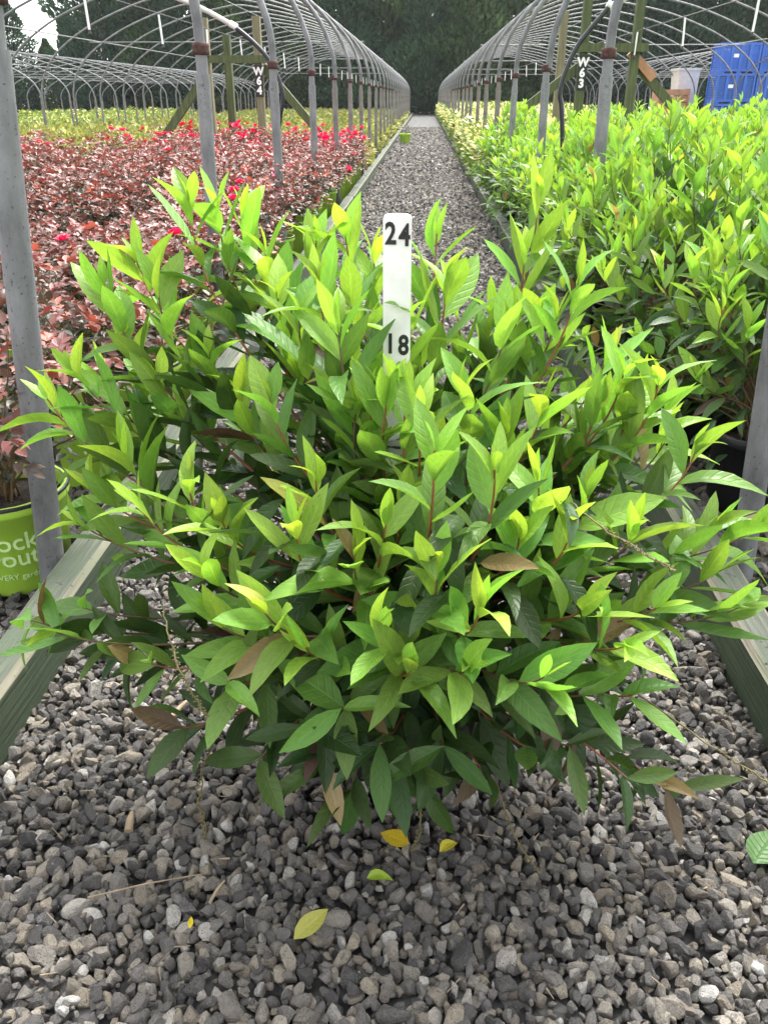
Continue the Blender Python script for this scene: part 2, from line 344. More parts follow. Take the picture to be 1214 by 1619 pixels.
def hoop_house(x0, s, ys, label, width=8.0, apex=3.2, z0=1.25, z0b=.95, detail=True, near=None, ties=5, base=0):
    e=empty('hoop_house',(x0,0,base),0,label,'hoop house')
    pm=post_mesh(z0); pmb=post_mesh(z0b,.027); pm.materials.append(M['galv_old']); pmb.materials.append(M['galv_old'])
    pm2=pm.copy(); pm2.materials.clear(); pm2.materials.append(M['galv'])
    pts=[(x*s,0,z) for x,z in arch_pts(width,apex,z0,z0b)]
    am=MB(); am.tube(catmull(pts,4),.0215 if detail else .02,8 if detail else 6); ame=am.mesh('arch'); ame.materials.append(M['galv_arch'])
    for k,y in enumerate(ys):
        a=mobj('arch',ame,None,e); a.location=(0,y,0)
        for side in (0,1):
            o=mobj('ground_post',(pm2 if k in (0,1,2,3) else pm) if side==0 else pmb,None,e); o.location=(0 if side==0 else width*s,y,0); o.rotation_euler=(random.uniform(-.012,.012),random.uniform(-.012,.012),random.uniform(0,6.28))
            if side==0 and detail and k<14:
                c=mobj('collar',collar_me,None,o); c.location=(0,0,z0+.0)
                o.rotation_euler.z=random.uniform(-.4,.4); b=mobj('bolt',bolt_me,None,o); b.location=(0,-.028,z0-.125)
            if side==0 and near and k in near:
                dx,dy,ry=near[k]; o.location=(dx,y+dy,0); o.rotation_euler=(0,ry,0); a.location=(dx+math.sin(ry)*z0,y+dy,0)
    y0,y1=ys[0],ys[-1]
    for fx,dz in ((.5,-.03),(.25,-.03),(.75,-.03)):
        i=len(catmull(pts,4)); q=catmull(pts,4)[int(round(fx*(i-1)))]
        m=MB(); m.tube([(q.x,y0,q.z+dz),(q.x,y1,q.z+dz)],.013,6); m.build('purlin',M['galv_arch'],e)
    tme=MB(); zt=z0+.62*(apex-z0)/1.95+.3
    xs=[p[0]*s for p in pts if p[2]>zt]; tme.tube([(s*(min(xs)-.15),0,zt),(s*(max(xs)+.15),0,zt)],.0125,6); tmesh=tme.mesh('cross_tie'); tmesh.materials.append(M['galv_arch'])
    for k,y in enumerate(ys):
        if k>=6 and k%ties==0: o=mobj('cross_tie',tmesh,None,e); o.location=(0,y+.03,0)
    return e
ysL=[1.64,3.76,5.70]+[5.70+1.93*k for k in range(1,27)]
ysR=[1.80,4.22,6.40,8.70]+[8.70+2.0*k for k in range(1,25)]
hoop_house(-.93,-1,ysL,'bare galvanised hoop house frame over the rose bed',near={0:(.065,0,.085),1:(0.0,0,.02)})
hoop_house(.835,1,ysR,'bare galvanised hoop house frame over the bright green shrub bed',near={0:(-.025,0,-.06),1:(0,0,-.02)})
hoop_house(-9.9,-1,[6+1.93*k for k in range(28)],'low hoop house frame behind the rose bed, over the yellow-green plants',apex=2.4,z0=1.05,z0b=.95,detail=False,ties=2)
hoop_house(9.9,1,[14+2.0*k for k in range(22)],'hoop house frame beyond the shrub bed, next to the blue crates',apex=3.0,z0=1.15,z0b=1.0,detail=False,ties=2)

# overhead irrigation with white droppers
def irrigation(x, ys, z, label):
    e=empty('irrigation_line',(x,0,0),0,label,'irrigation line')
    m=MB(); m.tube([(0,ys[0]-.6,z),(0,ys[-1]+.5,z)],.005,6); m.build('feed_pipe',M['hose'],e)
    d=MB(); d.tube([(0,0,0),(.004,0,-.24)],.0095,8); dm=d.mesh('dropper'); dm.materials.append(M['white'])
    h=MB(); h.lathe([(.004,0),(.012,.004),(.015,.02),(.008,.035),(.005,.05)],8,0,(.004,0,-.285)); hm=h.mesh('sprinkler_head'); hm.materials.append(M['hose'])
    for y in ys:
        o=mobj('dropper',dm,None,e); o.location=(0,y,z-.01); o.rotation_euler=(0,random.uniform(-.05,.05),0)
        mobj('sprinkler_head',hm,None,o)
irrigation(-2.5,[6.95+1.9*k for k in range(24)],1.77,'overhead watering line with white droppers above the roses')
irrigation(2.5,[5.4+2.0*k for k in range(23)],1.77,'overhead watering line with white droppers above the leafy shrubs')

def text_mesh(txt, size, bold=0.0, depth=.0008):
    c=bpy.data.curves.new('lettering','FONT'); c.body=txt; c.size=size; c.align_x='CENTER'; c.align_y='CENTER'; c.offset=bold; c.extrude=depth; c.resolution_u=3
    o=bpy.data.objects.new('lettering',c); COL.objects.link(o); bpy.context.view_layer.update()
    me=bpy.data.meshes.new_from_object(o.evaluated_get(bpy.context.evaluated_depsgraph_get())); bpy.data.objects.remove(o); bpy.data.curves.remove(c); me.name='lettering'; return me
def obox(mb, a, b, w, d, mi=0):
    """square bar from a to b"""
    a,b=Vector(a),Vector(b); q=(b-a).to_track_quat('Z','Y').to_matrix().to_4x4(); q.translation=a
    mb.box(-w/2,w/2,-d/2,d/2,0,(b-a).length,mi,q)
def frame(label, posts, beam, braces, sign, txt):
    e=empty('timber_brace_frame',(posts[0][0],posts[0][1],0),0,label,'timber frame'); ox,oy=posts[0][0],posts[0][1]
    for x,y,h,w,mt in posts:
        m=MB(); m.box(-w/2,w/2,-w/2,w/2,-.05,h); o=m.build('post',M[mt],e); o.location=(x-ox,y-oy,0)
    m=MB(); obox(m,(beam[0]-ox,beam[1]-oy,beam[3]),(beam[2]-ox,beam[1]-oy,beam[3]),.05,.09); m.build('beam',M['green_wood'],e)
    for a,b in braces:
        m=MB(); obox(m,(a[0]-ox,a[1]-oy,a[2]),(b[0]-ox,b[1]-oy,b[2]),.09,.1); m.build('brace',M['green_wood'],e)
    m=MB(); m.box(-.055,.055,-.004,.004,-.19,.19); p=m.build('sign_plate',M['black'],e); p.location=(sign[0]-ox,sign[1]-oy,sign[2]); 
    for k,ch in enumerate(txt):
        t=mobj('letter',text_mesh(ch,.13,.006),M['white_print'],p); t.rotation_euler=(math.pi/2,0,0); t.location=(0,-.0055,.115-.115*k)
frame('mossy green timber brace frame with W64 sign standing behind the roses',[(-2.94,12.5,2.0,.1,'pale_wood'),(-2.80,13.2,1.85,.1,'green_wood'),(-2.24,12.5,2.02,.1,'pale_wood')],(-3.05,12.42,-2.0,1.52),
      [((-2.18,12.58,1.42),(-1.2,12.58,.33)),((-2.98,12.58,1.35),(-3.95,12.58,.22))],(-2.24,12.44,1.26),'W64')
frame('mossy green timber brace frame with W63 sign among the leafy shrubs',[(1.9,11.5,2.5,.1,'green_wood'),(1.85,13.0,2.1,.1,'pale_wood'),(2.52,11.5,2.5,.1,'green_wood')],(1.8,11.42,2.65,1.6),
      [((1.9,11.58,1.42),(.95,11.58,.72)),((2.5,11.58,1.50),(3.2,11.58,.85))],(1.9,11.44,1.33),'W63')
m=MB(); obox(m,(2.47,11.52,1.56),(2.78,11.52,1.27),.085,.1); tag(m.build('brace_board',M['orange_wood']),'short raw orange-brown board nailed across the W63 frame brace','board')

for pts,pv,lab in (([(-1.33,6.5,1.515),(-1.2,6.48,1.42),(-1.09,6.46,1.31),(-1.02,6.45,1.18),(-1.0,6.45,1.07),(-1.03,6.46,.93),(-1.06,6.47,.7),(-1.07,6.48,.02)],[(-2.2,6.62,1.77),(-1.95,6.58,1.74),(-1.62,6.53,1.65),(-1.33,6.5,1.515)],'black water hose drooping from a white pipe over the roses'),
                (([(1.13,6.0,1.58),(1.01,6.0,1.44),(.94,6.0,1.34),(.885,6.0,1.20),(.868,6.0,1.09),(.89,6.0,.99),(.93,6.0,.6),(.95,6.0,.02)]),[(1.9,6.1,1.77),(1.45,6.03,1.70),(1.13,6.0,1.58)],'black water hose drooping from a white pipe over the leafy shrubs')):
    e=empty('water_hose',(pts[-1][0],pts[-1][1],0),0,lab,'hose'); off=Vector((pts[-1][0],pts[-1][1],0))
    m=MB(); m.tube([p-off for p in catmull(pts,4)],.0155,8); m.build('hose_tube',M['hose'],e)
    m=MB(); m.tube([p-off for p in catmull(pv,4)],.016,8); m.build('white_pipe',M['pvc'],e)
    m=MB(); m.tube([Vector(pv[-1])-off+Vector((-.02,0,.012)),Vector(pv[-1])-off+Vector((.03,0,-.015))],.021,8); m.build('coupling',M['white'],e)

# ---------------------------------------------------------------- blue crates and boxes
def crate_proto():
    e=empty('bulk_crate',(0,0,0)); W,D,H=1.2,1.0,.86
    m=MB()
    for x in (0,W-.06):
        for y in (0,D-.06): m.box(x,x+.06,y,y+.06,0,H)
    for z in (.06,H-.07):
        m.box(.06,W-.06,.004,.055,z,z+.07); m.box(.06,W-.06,D-.055,D-.004,z,z+.07); m.box(.004,.055,.06,D-.06,z,z+.07); m.box(W-.055,W-.004,.06,D-.06,z,z+.07)
    m.box(.03,W-.03,.03,D-.03,.07,.1)
    for x in (0.02,.53,1.04): m.box(x,x+.14,.02,D-.02,-.0,.059)
    m.build('crate_frame',M['blue'],e)
    slat=MB(); slat.box(.06,W-.06,0,.012,0,.035); sme=slat.mesh('slat'); sme.materials.append(M['blue'])
    sl2=MB(); sl2.box(0,.012,.06,D-.06,0,.035); sme2=sl2.mesh('slat'); sme2.materials.append(M['blue'])
    for k in range(13):
        z=.14+.049*k
        o=mobj('slat',sme,None,e); o.location=(0,.03,z)
        o=mobj('slat',sme2,None,e); o.location=(.03,0,z)
        o=mobj('slat',sme2,None,e); o.location=(W-.042,0,z)
        o=mobj('slat',sme,None,e); o.location=(0,D-.042,z)
    rib=MB(); rib.box(-.045,.045,-.012,.028,.13,H-.07); rme=rib.mesh('rib'); rme.materials.append(M['blue'])
    for x in (.32,.6,.88): o=mobj('rib',rme,None,e); o.location=(x,0.0,0)
    lb=MB(); lb.box(-.09,.09,-.003,.001,-.05,.05); o=lb.build('paper_label',M['white'],e); o.location=(.45,.028,.5)
    return e
proto=crate_proto(); first=True
for i in range(2):
    for k in range(3):
        o=proto if first else copy_tree(proto); first=False
        o.location=(9.25+1.24*i+.02*k,30.0,.86*k); tag(o,('blue slatted plastic bulk crate, %s of the stack %s the grey container'%(('bottom','middle','top')[k],('next to','farther from')[i])),'crate','stacked blue bulk crates')
e=empty('wooden_crate',(7.9,31.5,0),0,'raw orange-brown wooden crate behind the leafy shrubs','crate')
for k in range(6):
    m=MB(); m.box(0,.95,0,.9,.1+.2*k,.28+.2*k); o=m.build('plank',M['orange_wood'],e)
for x in (-.04,.93):
    m=MB(); m.box(x,x+.06,-.03,.93,0,1.3); m.build('corner_post',M['orange_wood'],e)
e=empty('grey_container',(8.75,32.0,0),0,'pale grey plastic container beside the blue crates','container')
m=MB(); m.add([(-.05,0,0),(.45,0,0),(.45,.8,0),(-.05,.8,0),(-.2,-.08,1.85),(.5,-.08,1.85),(.5,.9,1.85),(-.2,.9,1.85)],[(0,3,2,1),(4,5,6,7),(0,1,5,4),(1,2,6,5),(2,3,7,6),(3,0,4,7)]); m.build('tub',M['grey_box'],e)
m=MB(); m.box(-.23,.53,-.11,.93,1.852,1.93); m.build('lid',M['grey_box'],e)

# ================================================================ PLANTS
UP=Vector((0,0,1))
_U='first second third fourth fifth sixth seventh eighth ninth tenth eleventh twelfth thirteenth fourteenth fifteenth sixteenth seventeenth eighteenth nineteenth'.split()
ORD=_U+[w for t,tt in (('twenty','twentieth'),('thirty','thirtieth'),('forty','fortieth'),('fifty','fiftieth')) for w in [tt]+[t+'-'+u for u in _U[:9]]]
COUNT={}
def nth(key):
    COUNT[key]=COUNT.get(key,0)+1; return ORD[COUNT[key]-1]
def leaf_arrays(seg=6, half=2, wid=.19, bend=.2, fold=.35, twist=0, peak=.85, wave=0.0):
    """unit-length leaf along +Y, upper face +Z: returns verts, uvs, quad/tri faces"""
    v=[];uv=[];f=[];n=2*half+1
    for i in range(seg+1):
        t=i/seg; w=wid*max(0,math.sin(math.pi*min(1,t)**peak))**.85 if 0<t<1 else .004
        if i==seg: w=.002
        y=t*(1-.25*abs(bend)*t); z=-bend*t*t; tw=twist*t
        for k in range(n):
            a=(k-half)/half; x=a*w; zz=fold*abs(x)+wave*math.sin(t*15+a*2)*abs(a)
            v.append((x*math.cos(tw)-zz*math.sin(tw),y,z+x*math.sin(tw)+zz*math.cos(tw))); uv.append((.5+a*.5,t))
    for i in range(seg):
        for k in range(n-1): f.append((i*n+k,i*n+k+1,(i+1)*n+k+1,(i+1)*n+k))
    return np.array(v,float),np.array(uv,float),np.array(f,int)
def leaf_mesh(arr, mat, name='leaf'):
    v,uv,f=arr; me=bpy.data.meshes.new(name); me.from_pydata(v.tolist(),[],f.tolist()); l=me.uv_layers.new(name='UVMap')
    l.data.foreach_set('uv',uv[f.ravel()].astype(np.float32).ravel()); me.polygons.foreach_set('use_smooth',[True]*len(f)); me.materials.append(mat); return me
def mass_mesh(name, protos, mats, idx, cols, mat, uvs=True):
    """many leaves as one mesh"""
    V=[];F=[];U=[];C=[];off=0
    mats=np.array(mats); idx=np.array(idx); cols=np.array(cols)
    for k,(v,uv,f) in enumerate(protos):
        s=np.nonzero(idx==k)[0]
        if len(s)==0: continue
        A=mats[s]; w=np.einsum('nij,mj->nmi',A[:,:3,:3],v)+A[:,None,:3,3]
        nv=len(v); V.append(w.reshape(-1,3)); F.append((f[None]+(np.arange(len(s))*nv)[:,None,None]+off).reshape(-1,f.shape[1])); off+=nv*len(s)
        U.append(np.tile(uv[f.ravel()],(len(s),1))); C.append(np.repeat(cols[s],nv,0))
    V=np.vstack(V);F=np.vstack(F);U=np.vstack(U);C=np.vstack(C)
    me=bpy.data.meshes.new(name); k=F.shape[1]
    me.vertices.add(len(V)); me.vertices.foreach_set('co',V.astype(np.float32).ravel()); me.loops.add(F.size); me.loops.foreach_set('vertex_index',F.astype(np.int32).ravel())
    me.polygons.add(len(F)); me.polygons.foreach_set('loop_start',np.arange(0,F.size,k,dtype=np.int32)); me.polygons.foreach_set('loop_total',np.full(len(F),k,np.int32))
    me.polygons.foreach_set('use_smooth',np.ones(len(F),bool)); me.update(calc_edges=True)
    if uvs: l=me.uv_layers.new(name='UVMap'); l.data.foreach_set('uv',U.astype(np.float32).ravel())
    a=me.attributes.new('Col','FLOAT_COLOR','POINT'); a.data.foreach_set('color',np.column_stack([C,np.ones(len(C))]).astype(np.float32).ravel())
    me.materials.append(mat); me.validate(); return me
def frame_of(pos, d, nrm, size, wscale=1.0):
    d=d.normalized(); x=d.cross(nrm)
    if x.length<1e-4: x=d.orthogonal()
    x.normalize(); z=x.cross(d)
    return Matrix(((x.x*size*wscale,d.x*size,z.x*size,pos.x),(x.y*size*wscale,d.y*size,z.y*size,pos.y),(x.z*size*wscale,d.z*size,z.z*size,pos.z),(0,0,0,1)))
LEAVES=[leaf_arrays(6,2,w,b,fo,tw,pk,wv) for w,b,fo,tw,pk,wv in ((.145,.12,.35,.15,.92,.005),(.155,.28,.5,-.2,.88,.008),(.135,.02,.3,.1,1.0,.005),(.165,.16,.2,.3,.84,.009),(.15,.6,.4,-.1,.95,.008),(.155,-.22,.45,.0,.95,.006),(.13,.3,.8,.5,.98,.005),(.185,.08,.25,-.3,.88,.007))]
LEAF_ME=[leaf_mesh(a,M['leaf_obj']) for a in LEAVES]
LEAVES_LO=[leaf_arrays(4,1,w,b,fo,tw,pk) for w,b,fo,tw,pk in ((.145,.15,.4,.15,.95),(.16,.32,.5,-.2,.9),(.135,-.03,.3,.2,.95),(.165,.2,.25,-.3,.88))]
def lerp3(a,b,t): return tuple(x+(y-x)*t for x,y in zip(a,b))
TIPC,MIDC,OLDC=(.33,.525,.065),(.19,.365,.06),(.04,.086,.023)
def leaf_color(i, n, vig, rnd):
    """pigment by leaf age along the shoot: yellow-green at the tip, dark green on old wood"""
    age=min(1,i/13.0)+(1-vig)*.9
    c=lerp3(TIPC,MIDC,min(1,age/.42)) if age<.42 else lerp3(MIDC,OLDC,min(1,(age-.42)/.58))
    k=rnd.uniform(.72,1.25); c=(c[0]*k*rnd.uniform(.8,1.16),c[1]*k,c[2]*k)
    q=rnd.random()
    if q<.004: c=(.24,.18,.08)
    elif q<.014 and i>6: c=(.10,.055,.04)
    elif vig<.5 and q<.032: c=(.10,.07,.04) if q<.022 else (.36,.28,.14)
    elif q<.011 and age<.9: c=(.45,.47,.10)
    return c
def bez(p0,p1,p2,p3,n):
    out=[]
    for i in range(n+1):
        t=i/n; u=1-t; out.append(p0*(u**3)+p1*(3*u*u*t)+p2*(3*u*t*t)+p3*(t**3))
    return out
def shoot_curve(base, tip, rnd, n=22):
    d=tip-base; L=d.length; h=Vector((d.x,d.y,0)); hl=h.length; hu=h/hl if hl>1e-4 else Vector((1,0,0))
    e=max(-.5,d.z/L)
    p1=base+UP*max(.06,.42*max(d.z,0)+.07)+hu*hl*.18
    l2=.3*L; el=max(.12,min(1,e+.25)) if d.z>.05 else -.35
    p2=tip-(hu*math.sqrt(max(0,1-el*el))+UP*el)*l2
    w=Vector((rnd.uniform(-.03,.03),rnd.uniform(-.03,.03),0))
    return bez(base,p1+w,p2+w,tip,n)
def shoot_leaves(c, rnd, vig, reach, size=.1, dens=1.0, light=UP):
    """leaves set spirally along the outer length of a shoot; i counts from the tip"""
    out=[]; pts=c; seg=[(pts[k+1]-pts[k]).length for k in range(len(pts)-1)]
    s=0.0; i=0; phi=rnd.uniform(0,6.28); tot=sum(seg)
    while s<min(reach,tot*.93):
        r=s;k=len(seg)-1
        while k>0 and r>seg[k]: r-=seg[k]; k-=1
        p=pts[k+1].lerp(pts[k],min(1,r/max(seg[k],1e-6))); T=(pts[k+1]-pts[k]).normalized()
        a=T.orthogonal().normalized(); b=T.cross(a); rad=a*math.cos(phi)+b*math.sin(phi)
        ang=R((12,20,27,33,38,44)[min(i,5)]+rnd.uniform(-9,11)) if vig>.5 else R(45+rnd.uniform(-15,25))
        d=T*math.cos(ang)+rad*math.sin(ang)
        lift=rnd.choice((.1,.3,.42)) if i<9 else .1
        d.z+=lift*(1 if rad.z<0 else .45)*(1 if vig>.5 else -.55)+rnd.uniform(-.1,.1)
        d.normalize()
        nr=(T-d*T.dot(d))*.6+light*.75+Vector((rnd.gauss(0,.3),rnd.gauss(0,.3),rnd.gauss(0,.2)))
        sz=size*((.42,.62,.85,.98)[i] if i<4 and vig>.5 else rnd.uniform(.78,1.16))*rnd.uniform(.9,1.1)
        out.append((frame_of(p,d,nr,sz,rnd.uniform(.8,1.15)),leaf_color(i,0,vig,rnd),rnd.randrange(8),i,sz))
        phi+=R(137.5)+rnd.gauss(0,.25)
        s+=((.008,.014,.018,.020)[i] if i<4 else rnd.uniform(.017,.027))/dens; i+=1
    return out

def pot_mesh(rt, rb, h, name='pot'):
    m=MB(); m.lathe([(rb*.2,.002),(rb-.008,.002),(rb,.012),(rt-.012,h-.032),(rt-.004,h-.03),(rt,h-.024),(rt,h-.004),(rt-.003,h),(rt-.009,h),(rt-.012,h-.01),(rt-.016,h-.06)],32); return m.mesh(name)
def soil_mesh(r,z):
    m=MB(); vs=[(0,0,z+.008)]
    for j in (1,2,3):
        for k in range(18): a=2*math.pi*k/18; vs.append((r*j/3*math.cos(a),r*j/3*math.sin(a),z+random.uniform(-.006,.006)))
    f=[(0,1+k,1+(k+1)%18) for k in range(18)]+[(1+18*j+k,1+18*(j+1)+k,1+18*(j+1)+(k+1)%18,1+18*j+(k+1)%18) for j in (0,1) for k in range(18)]
    m.add(vs,f,0,True); return m.mesh('soil')
BLK_POT=pot_mesh(.145,.118,.255); BLK_POT.materials.append(M['black_pot']); SOIL=soil_mesh(.131,.215); SOIL.materials.append(M['soil'])
LIME_POT=pot_mesh(.145,.118,.25); LIME_POT.materials.append(M['lime_pot'])
RIM=MB(); RIM.lathe([(.1335,.249),(.1465,.2505),(.1475,.246),(.1475,.242)],32); RIM_ME=RIM.mesh('rim_band'); RIM_ME.materials.append(M['black_pot'])

# ---------------------------------------------------------------- the shrub standing in the aisle
TIPS = [(-0.045,1.06,0.706),(-0.02,1.08,0.718),(-0.069,1.1,0.701),(0.003,1.02,0.704),(-0.364,1.35,0.932),(-0.332,1.4,0.917),(-0.301,1.45,0.901),(-0.478,1.4,0.836),(-0.519,1.35,0.804),(-0.414,1.3,0.815),(-0.259,1.4,0.848),(-0.225,1.3,0.797),(-0.18,1.45,0.861),(-0.131,1.45,0.872),(-0.086,1.5,0.833),(-0.15,1.35,0.777),(-0.106,1.3,0.748),(-0.189,1.3,0.706),(0.025,1.5,0.866),(-0.014,1.2,0.793),(0.063,1.1,0.722),(0.058,1.4,0.778),(0.123,1.4,0.758),(0.195,1.5,0.928),(0.174,1.45,0.843),(0.241,1.3,0.831),(0.213,1.3,0.772),(0.299,1.3,0.712),(0.303,1.2,0.712),(0.33,1.2,0.683),(0.397,1.25,0.636),(0.38,1.2,0.602),(0.266,1.2,0.662),(0.182,1.15,0.678),(0.124,1.1,0.657),(-0.571,1.3,0.669),(-0.627,1.3,0.624),(-0.544,1.35,0.643),(-0.494,1.35,0.688),(-0.433,1.3,0.66),(-0.344,1.3,0.704),(-0.286,1.25,0.657),(-0.538,1.15,0.463),(-0.539,1.2,0.507),(-0.601,1.05,0.346),(-0.538,1,0.359),(-0.515,1.05,0.372),(-0.467,1.2,0.565),(-0.421,1.1,0.525),(-0.339,1.1,0.569),(-0.27,1,0.558),(-0.289,0.95,0.506),(-0.265,0.9,0.459),(-0.179,0.82,0.525),(-0.151,0.92,0.593),(-0.136,1,0.619),(-0.076,0.88,0.572),(-0.039,0.92,0.596),(-0.016,1,0.593),(-0.114,1.15,0.664),(-0.074,1.1,0.634),(-0.099,1.2,0.697),(0.025,0.84,0.58),(0.078,0.82,0.541),(0.134,0.95,0.566),(0.159,1,0.625),(0.198,0.95,0.576),(0.239,1.05,0.584),(0.294,1,0.552),(0.462,1.15,0.487),(0.522,1.15,0.477),(0.465,1.1,0.437),(0.483,1.05,0.402),(0.328,0.95,0.463),(0.273,0.88,0.449),(0.157,0.8,0.457),(0.223,0.9,0.493),(-0.38,0.95,0.344),(-0.447,1,0.315),(-0.328,0.9,0.271),(-0.251,0.88,0.37),(-0.138,0.84,0.465),(-0.042,0.82,0.502),(-0.003,0.8,0.461),(0.066,0.8,0.464),(-0.092,0.83,0.374),(-0.043,0.84,0.308),(0.041,0.84,0.306),(-0.009,0.87,0.236),(-0.088,0.89,0.17),(0.018,0.9,0.177),(0.098,0.88,0.231),(-0.126,0.87,0.237),(-0.146,0.85,0.323),(0.151,0.85,0.302),(0.215,0.87,0.286),(0.31,0.9,0.202),(0.384,0.92,0.161),(-0.217,0.88,0.235),(0.223,0.87,0.374),(0.305,0.92,0.336)]
HX,HY=-.005,1.15
def build_hero():
    rnd=random.Random(21)
    root=empty('potted_shrub',(HX,HY,0),0,'large bright green leafy shrub in a black pot on the gravel aisle','shrub')
    O=Vector((HX,HY,0))
    mobj('pot',BLK_POT,None,root); mobj('soil',SOIL,None,root)
    allv=[]
    tips=[(Vector(t)-O,None) for t in TIPS]
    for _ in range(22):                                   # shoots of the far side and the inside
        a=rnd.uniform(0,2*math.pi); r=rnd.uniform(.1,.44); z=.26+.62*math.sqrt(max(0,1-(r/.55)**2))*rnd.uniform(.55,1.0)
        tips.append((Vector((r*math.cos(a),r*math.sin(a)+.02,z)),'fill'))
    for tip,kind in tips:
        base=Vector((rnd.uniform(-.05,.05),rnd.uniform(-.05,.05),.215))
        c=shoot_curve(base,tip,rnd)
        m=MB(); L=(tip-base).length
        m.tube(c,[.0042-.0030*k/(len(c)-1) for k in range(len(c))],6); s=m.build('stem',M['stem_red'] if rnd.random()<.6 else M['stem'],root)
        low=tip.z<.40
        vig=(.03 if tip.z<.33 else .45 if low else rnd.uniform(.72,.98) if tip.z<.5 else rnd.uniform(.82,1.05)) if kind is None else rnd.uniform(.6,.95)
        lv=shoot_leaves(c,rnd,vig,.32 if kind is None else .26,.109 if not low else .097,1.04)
        allv+=lv
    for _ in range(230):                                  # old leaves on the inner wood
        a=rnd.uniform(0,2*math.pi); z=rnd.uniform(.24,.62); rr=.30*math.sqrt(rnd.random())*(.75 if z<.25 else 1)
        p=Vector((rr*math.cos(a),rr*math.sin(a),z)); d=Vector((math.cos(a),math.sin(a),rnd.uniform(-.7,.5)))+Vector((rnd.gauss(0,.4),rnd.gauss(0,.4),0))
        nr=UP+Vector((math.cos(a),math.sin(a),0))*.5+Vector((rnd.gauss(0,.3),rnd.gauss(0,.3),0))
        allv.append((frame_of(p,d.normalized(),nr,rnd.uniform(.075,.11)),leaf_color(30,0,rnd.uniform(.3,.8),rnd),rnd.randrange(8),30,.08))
    camp=Vector((0,0,CAMH))
    def score(l):
        p=l[0].translation+O; return l[4]/(p-camp).length*(1 if l[3]<9 else .4)
    allv.sort(key=score,reverse=True)
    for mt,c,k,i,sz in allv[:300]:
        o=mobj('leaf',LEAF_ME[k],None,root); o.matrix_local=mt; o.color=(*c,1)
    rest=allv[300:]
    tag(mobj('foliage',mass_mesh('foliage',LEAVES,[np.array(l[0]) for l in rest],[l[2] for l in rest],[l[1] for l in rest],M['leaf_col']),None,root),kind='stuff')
    # spent flower spikes drooping from the lower shoots
    for a,b,c_ in (((.0,-.2,.26),(.02,-.26,.14),(.01,-.25,.035)),((.1,-.2,.28),(.15,-.26,.12),(.2,-.28,.035)),((.32,-.22,.33),(.46,-.3,.27),(.55,-.28,.2)),((-.25,-.22,.3),(-.3,-.27,.2),(-.31,-.26,.06)),((-.36,-.16,.42),(-.3,-.3,.42),(-.26,-.33,.36)),((.2,-.15,.6),(.26,-.22,.58),(.33,-.25,.55))):
        pts=catmull([a,b,c_],8); m=MB(); m.tube([p_+Vector((rnd.gauss(0,.002),rnd.gauss(0,.002),0)) for p_ in pts],[.0012]*len(pts),5)
        for q in range(60):
            t=.35+.65*q/60; k=t*(len(pts)-1); p=pts[int(k)].lerp(pts[min(int(k)+1,len(pts)-1)],k-int(k)); an=q*2.4+rnd.uniform(-1,1)
            off=Vector((math.cos(an),math.sin(an),rnd.uniform(-.6,.6)))*rnd.uniform(.002,.006); m.tube([p,p+off],[.0005,rnd.uniform(.0008,.0016)],4)
        m.build('flower_spike',M['flower_spike'],root)
    return root
build_hero()

# height stake in the pot
e=empty('height_stake',(-.034,1.172,.2),0,'white height stake marked 24 and 18 standing in the aisle shrub','stake')
m=MB(); w,h,t=.0195,.738,.004; c=.006
prof=[(-w,0),(w,0),(w,h-c),(w-c*.3,h-c*.3),(w-c,h),(-w+c,h),(-w+c*.3,h-c*.3),(-w,h-c)]
m.add([(x,-t,z) for x,z in prof]+[(x,t,z) for x,z in prof],[tuple(range(8)),tuple(reversed(range(8,16)))]+[(k,k+8,(k+1)%8+8,(k+1)%8) for k in range(8)]); m.build('board',M['stake'],e)
for s_,z in (('2',.712),('4',.710),('1',.560),('8',.558)):
    o=mobj('numeral',text_mesh(s_,.040,.0011),M['black'],e); o.rotation_euler=(math.pi/2,0,0); o.scale=(.78,1,1); o.location=(-.009 if s_ in '21' else .010,-t-.0004,z)

